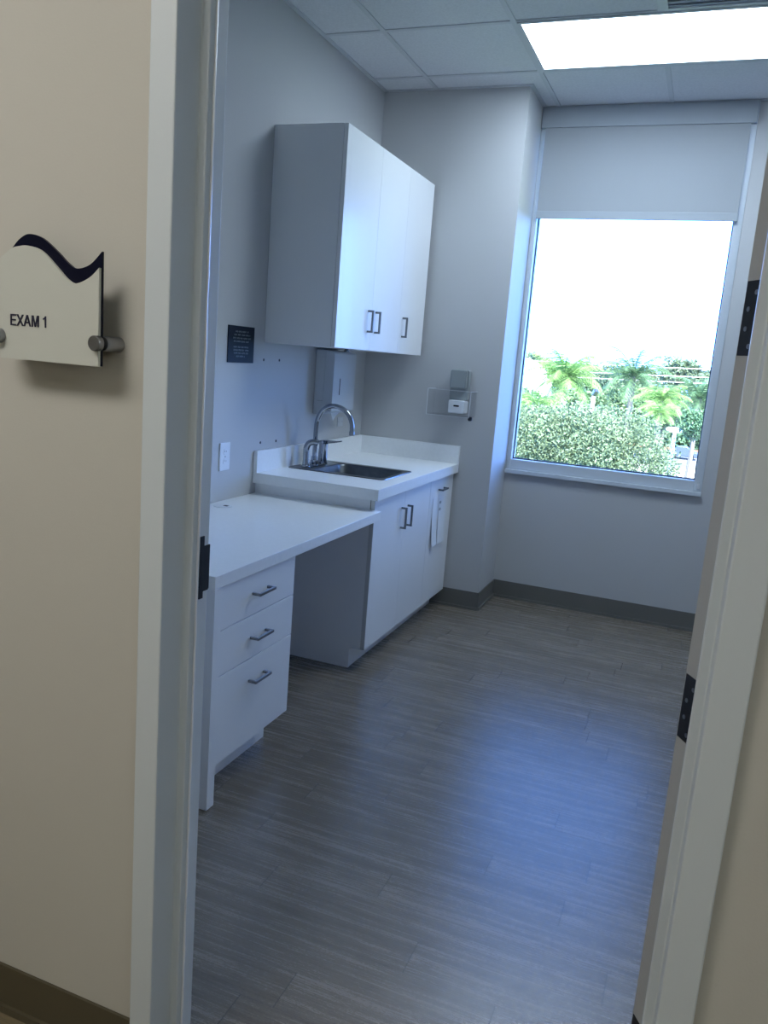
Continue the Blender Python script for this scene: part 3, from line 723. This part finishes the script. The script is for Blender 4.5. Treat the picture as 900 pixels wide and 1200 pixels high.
far = [(-32.5, 152, 1.6, 4.4, 3.5, 'far tree on the skyline beyond the left window frame'), (-27.0, 147, 1.7, 4.2, 3.6, 'far dark tree on the skyline at the top left corner of the view'),
       (-21.5, 142, .5, 4.2, 3.6, 'far tree on the skyline behind the white dome'), (-16.2, 137, .3, 4.0, 3.5, 'far tree on the skyline just right of the tall bright palm'),
       (-11.0, 132, .2, 4.0, 3.5, 'far tree on the skyline between the grey lamp post and the coconut palm'), (-6.2, 127, .6, 3.8, 3.4, 'far tree on the skyline behind the coconut palm crown'),
       (-1.6, 121, 1.7, 3.6, 3.4, 'far spreading tree topping the skyline right of the coconut palm'), (2.9, 116, 1.0, 3.4, 3.4, 'far tree on the skyline by the right window frame')]
mid = [(-13.0, 74, -2.6, 3.3, 3.4, 'mid green tree behind the pale palm'), (-9.0, 79, -1.9, 3.4, 3.2, 'mid green tree behind the tall bright palm'), (-5.2, 84, -1.9, 3.4, 3.3, 'mid green tree behind the coconut palm trunk'),
       (-1.7, 90, -1.9, 3.0, 3.2, 'mid green tree behind the yellow green palm'), (3.2, 96, -1.2, 3.0, 3.2, 'mid green tree behind the broad palm at right')]
for k, (x, y, zc, rx, rz, lab) in enumerate(far):
    tree('distant_tree', x, y, zc, rx, 1.9, rz, 6000, .25, 31 + k, 'leaf_far', lab, group='trees along the skyline')
for k, (x, y, zc, rx, rz, lab) in enumerate(mid):
    tree('distant_tree', x, y, zc, rx, 1.9, rz, 7000, .19, 51 + k, 'leaf_dark', lab, group='trees behind the palms')
h_ = MB(); rg = np.random.default_rng(5)
for i in range(6000):
    p = np.array((rg.uniform(-8, 9), rg.uniform(105.5, 109.5), rg.uniform(GZ + .3, GZ + 2.3))); u = rg.normal(size=3); u /= np.linalg.norm(u); q = np.cross(u, rg.normal(size=3)); q /= np.linalg.norm(q); s = .24
    k = len(h_.v); h_.v += [tuple(p - u * s), tuple(p + q * s * .6), tuple(p + u * s), tuple(p - q * s * .6)]; h_.f.append((k, k + 1, k + 2, k + 3))
tag(obj('hedge', h_, 'hedge'), 'low teal green hedge behind the reddish bed across the road', 'hedge')

lp = thing('lamp_post', (-3.0, 40, GZ), 'slim grey lamp post showing above the leafy tree', 'lamp post')
obj('pole', MB().tube([(-3.0, 40, GZ), (-3.0, 40, .38)], [.13, .10], 12), 'whitepost', lp, smooth=True)
b = MB(); b.tube([(-3.0, 40, .38), (-2.98, 40, .44), (-2.9, 40, .62), (-2.88, 40, .72)], [.10, .13, .16, .05], 14)
obj('lamp_head', b, 'nickel', lp, smooth=True)
sl_ = thing('street_lamp', (.03, 72, GZ), 'white street lamp with a wide flat double head beside the road', 'street lamp')
obj('pole', MB().tube([(.03, 72, GZ), (.03, 72, -2.8)], [.20, .16], 12), 'whitepost', sl_, smooth=True)
b = MB(); b.loft([[(.03 + (rx * math.cos(t_)), 72 + .35 * math.sin(t_), z) for t_ in [i * math.pi / 10 for i in range(20)]] for rx, z in ((.4, -2.86), (.72, -2.72), (.75, -2.58), (.5, -2.46))])
obj('lamp_head', b, 'whitepost', sl_, smooth=True, angle=50)
for k, (x0, za, x1, zb, y, lb) in enumerate(((-40, 2.25, 6, 2.75, 80, 'pale overhead wire, topmost of the three'), (-40, 1.3, 6, 2.05, 80.6, 'pale overhead wire, middle of the three'), (-40, .8, 6, 1.5, 81.2, 'pale overhead wire, lowest of the three'))):
    pts = [(x0 + (x1 - x0) * t / 12, y, za + (zb - za) * t / 12 - .35 * math.sin(math.pi * t / 12)) for t in range(13)]
    tag(obj('overhead_wire', MB().tube(pts, .028, 6), 'wire', smooth=True), lb, 'wire', 'overhead wires across the view')
for xp, lb in ((-40, 'wooden utility pole at the left end of the wires'), (6, 'wooden utility pole at the right end of the wires')):
    up = thing('utility_pole', (xp, 82.6, GZ), lb, 'utility pole')
    obj('pole', MB().tube([(xp, 82.6, GZ), (xp, 82.6, 3.4)], [.2, .14], 12), 'bark', up, smooth=True)
    for yy, zz in ((80, 2.25 if xp < 0 else 2.75), (80.6, 1.3 if xp < 0 else 2.05), (81.2, .8 if xp < 0 else 1.5)):
        obj('bracket', MB().box(xp - .06, xp + .06, yy - .1, 82.6, zz - .13, zz - .036), 'bark', up)
bd = thing('white_building', (-22.5, 112, GZ), 'white building with a domed roof behind the pale palm', 'building')
obj('wall', MB().box(-27, -18.2, 108, 116, GZ, .2), 'stucco', bd)
b = MB(); b.loft([[(-22.5 + 4.2 * math.cos(e_) * math.cos(t_), 112 + 3.6 * math.cos(e_) * math.sin(t_), .2 + 2.7 * math.sin(e_)) for t_ in [i * math.pi / 12 for i in range(24)]] for e_ in [j * math.pi / 2 / 8 * .98 for j in range(9)]])
obj('dome', b, 'stucco', bd, smooth=True)
rh = thing('red_roofed_house', (-17.6, 90, GZ), 'low house with a red tile roof at the left edge of the view', 'house')
obj('wall', MB().box(-19.5, -15.2, 88, 93, GZ, -3.2), 'stucco', rh)
obj('roof', MB().prism([(-20, -3.2), (-14.8, -3.2), (-16.2, -1.6), (-18.6, -1.6)], 1, 87.4, 93.6), 'terracotta', rh)
cr_ = thing('parked_car', (.6, 94, GZ + .05), 'small dark car on the grey road near the street lamp', 'car')
b = MB(); b.prism([(-.9, GZ + .35), (2.1, GZ + .35), (2.1, GZ + .85), (1.5, GZ + .95), (1.0, GZ + 1.4), (0, GZ + 1.4), (-.5, GZ + .95), (-.9, GZ + .85)], 1, 93.2, 94.8)
obj('body', b, 'car', cr_, bevel=.06)
for xx in (-.3, 1.5):
    for yy in (93.15, 94.65): obj('wheel', MB().cyl((xx, yy, GZ + .37), (xx, yy + .2, GZ + .37), .32, 16), 'black', cr_)

# ------------------------------------------------------------------ sky and sun
wd = bpy.data.worlds.new('sky'); scn.world = wd; wd.use_nodes = True
nt = wd.node_tree; bg = nt.nodes['Background']
tc = nt.nodes.new('ShaderNodeTexCoord'); sx = nt.nodes.new('ShaderNodeSeparateXYZ'); nt.links.new(tc.outputs['Generated'], sx.inputs[0])
rp = nt.nodes.new('ShaderNodeValToRGB')
ma = nt.nodes.new('ShaderNodeMath'); ma.operation = 'MULTIPLY_ADD'; ma.inputs[1].default_value = .5; ma.inputs[2].default_value = .5
nt.links.new(sx.outputs['Z'], ma.inputs[0]); nt.links.new(ma.outputs[0], rp.inputs['Fac'])
e = rp.color_ramp.elements
e[0].position = .47; e[0].color = (.006, .012, .012, 1); e[1].position = .90; e[1].color = (.012, .03, .09, 1)
for p_, c_ in ((.495, (.17, .36, .95, 1)), (.60, (.16, .36, 1.0, 1)), (.71, (.04, .10, .30, 1))):
    k = e.new(p_); k.color = c_
nt.links.new(rp.outputs['Color'], bg.inputs['Color']); bg.inputs['Strength'].default_value = 16.0
sun = bpy.data.lights.new('sun', 'SUN'); sun.energy = 40.0; sun.angle = .01; sun.color = (1, .97, .92)
so = bpy.data.objects.new('sun', sun); COL.objects.link(so); so.rotation_euler = (math.radians(38), 0, math.radians(25))
# light portal in the window opening (guides sampling only)
al = bpy.data.lights.new('window_portal', 'AREA'); al.shape = 'RECTANGLE'; al.size = 1.08; al.size_y = 1.42
al.cycles.is_portal = True
ao = bpy.data.objects.new('window_portal', al); COL.objects.link(ao); ao.location = (1.4, 5.08, 1.59); ao.rotation_euler = (math.radians(-90), 0, 0)

# ------------------------------------------------------------------ camera
F = Vector((-0.3475, 0.9187, -0.1879)).normalized(); R = Vector((0.9272, 0.3665, 0.0774)); R = (R - F * R.dot(F)).normalized(); U = R.cross(F)
cam = bpy.data.cameras.new('camera'); cam.sensor_fit = 'AUTO'; cam.sensor_width = 36; cam.lens = 947.29 / 1200 * 36; cam.clip_start = .02; cam.clip_end = 600
co = bpy.data.objects.new('camera', cam); COL.objects.link(co)
co.matrix_world = Matrix(((R.x, U.x, -F.x, 1.9181), (R.y, U.y, -F.y, 0), (R.z, U.z, -F.z, 1.4429), (0, 0, 0, 1)))
scn.camera = co
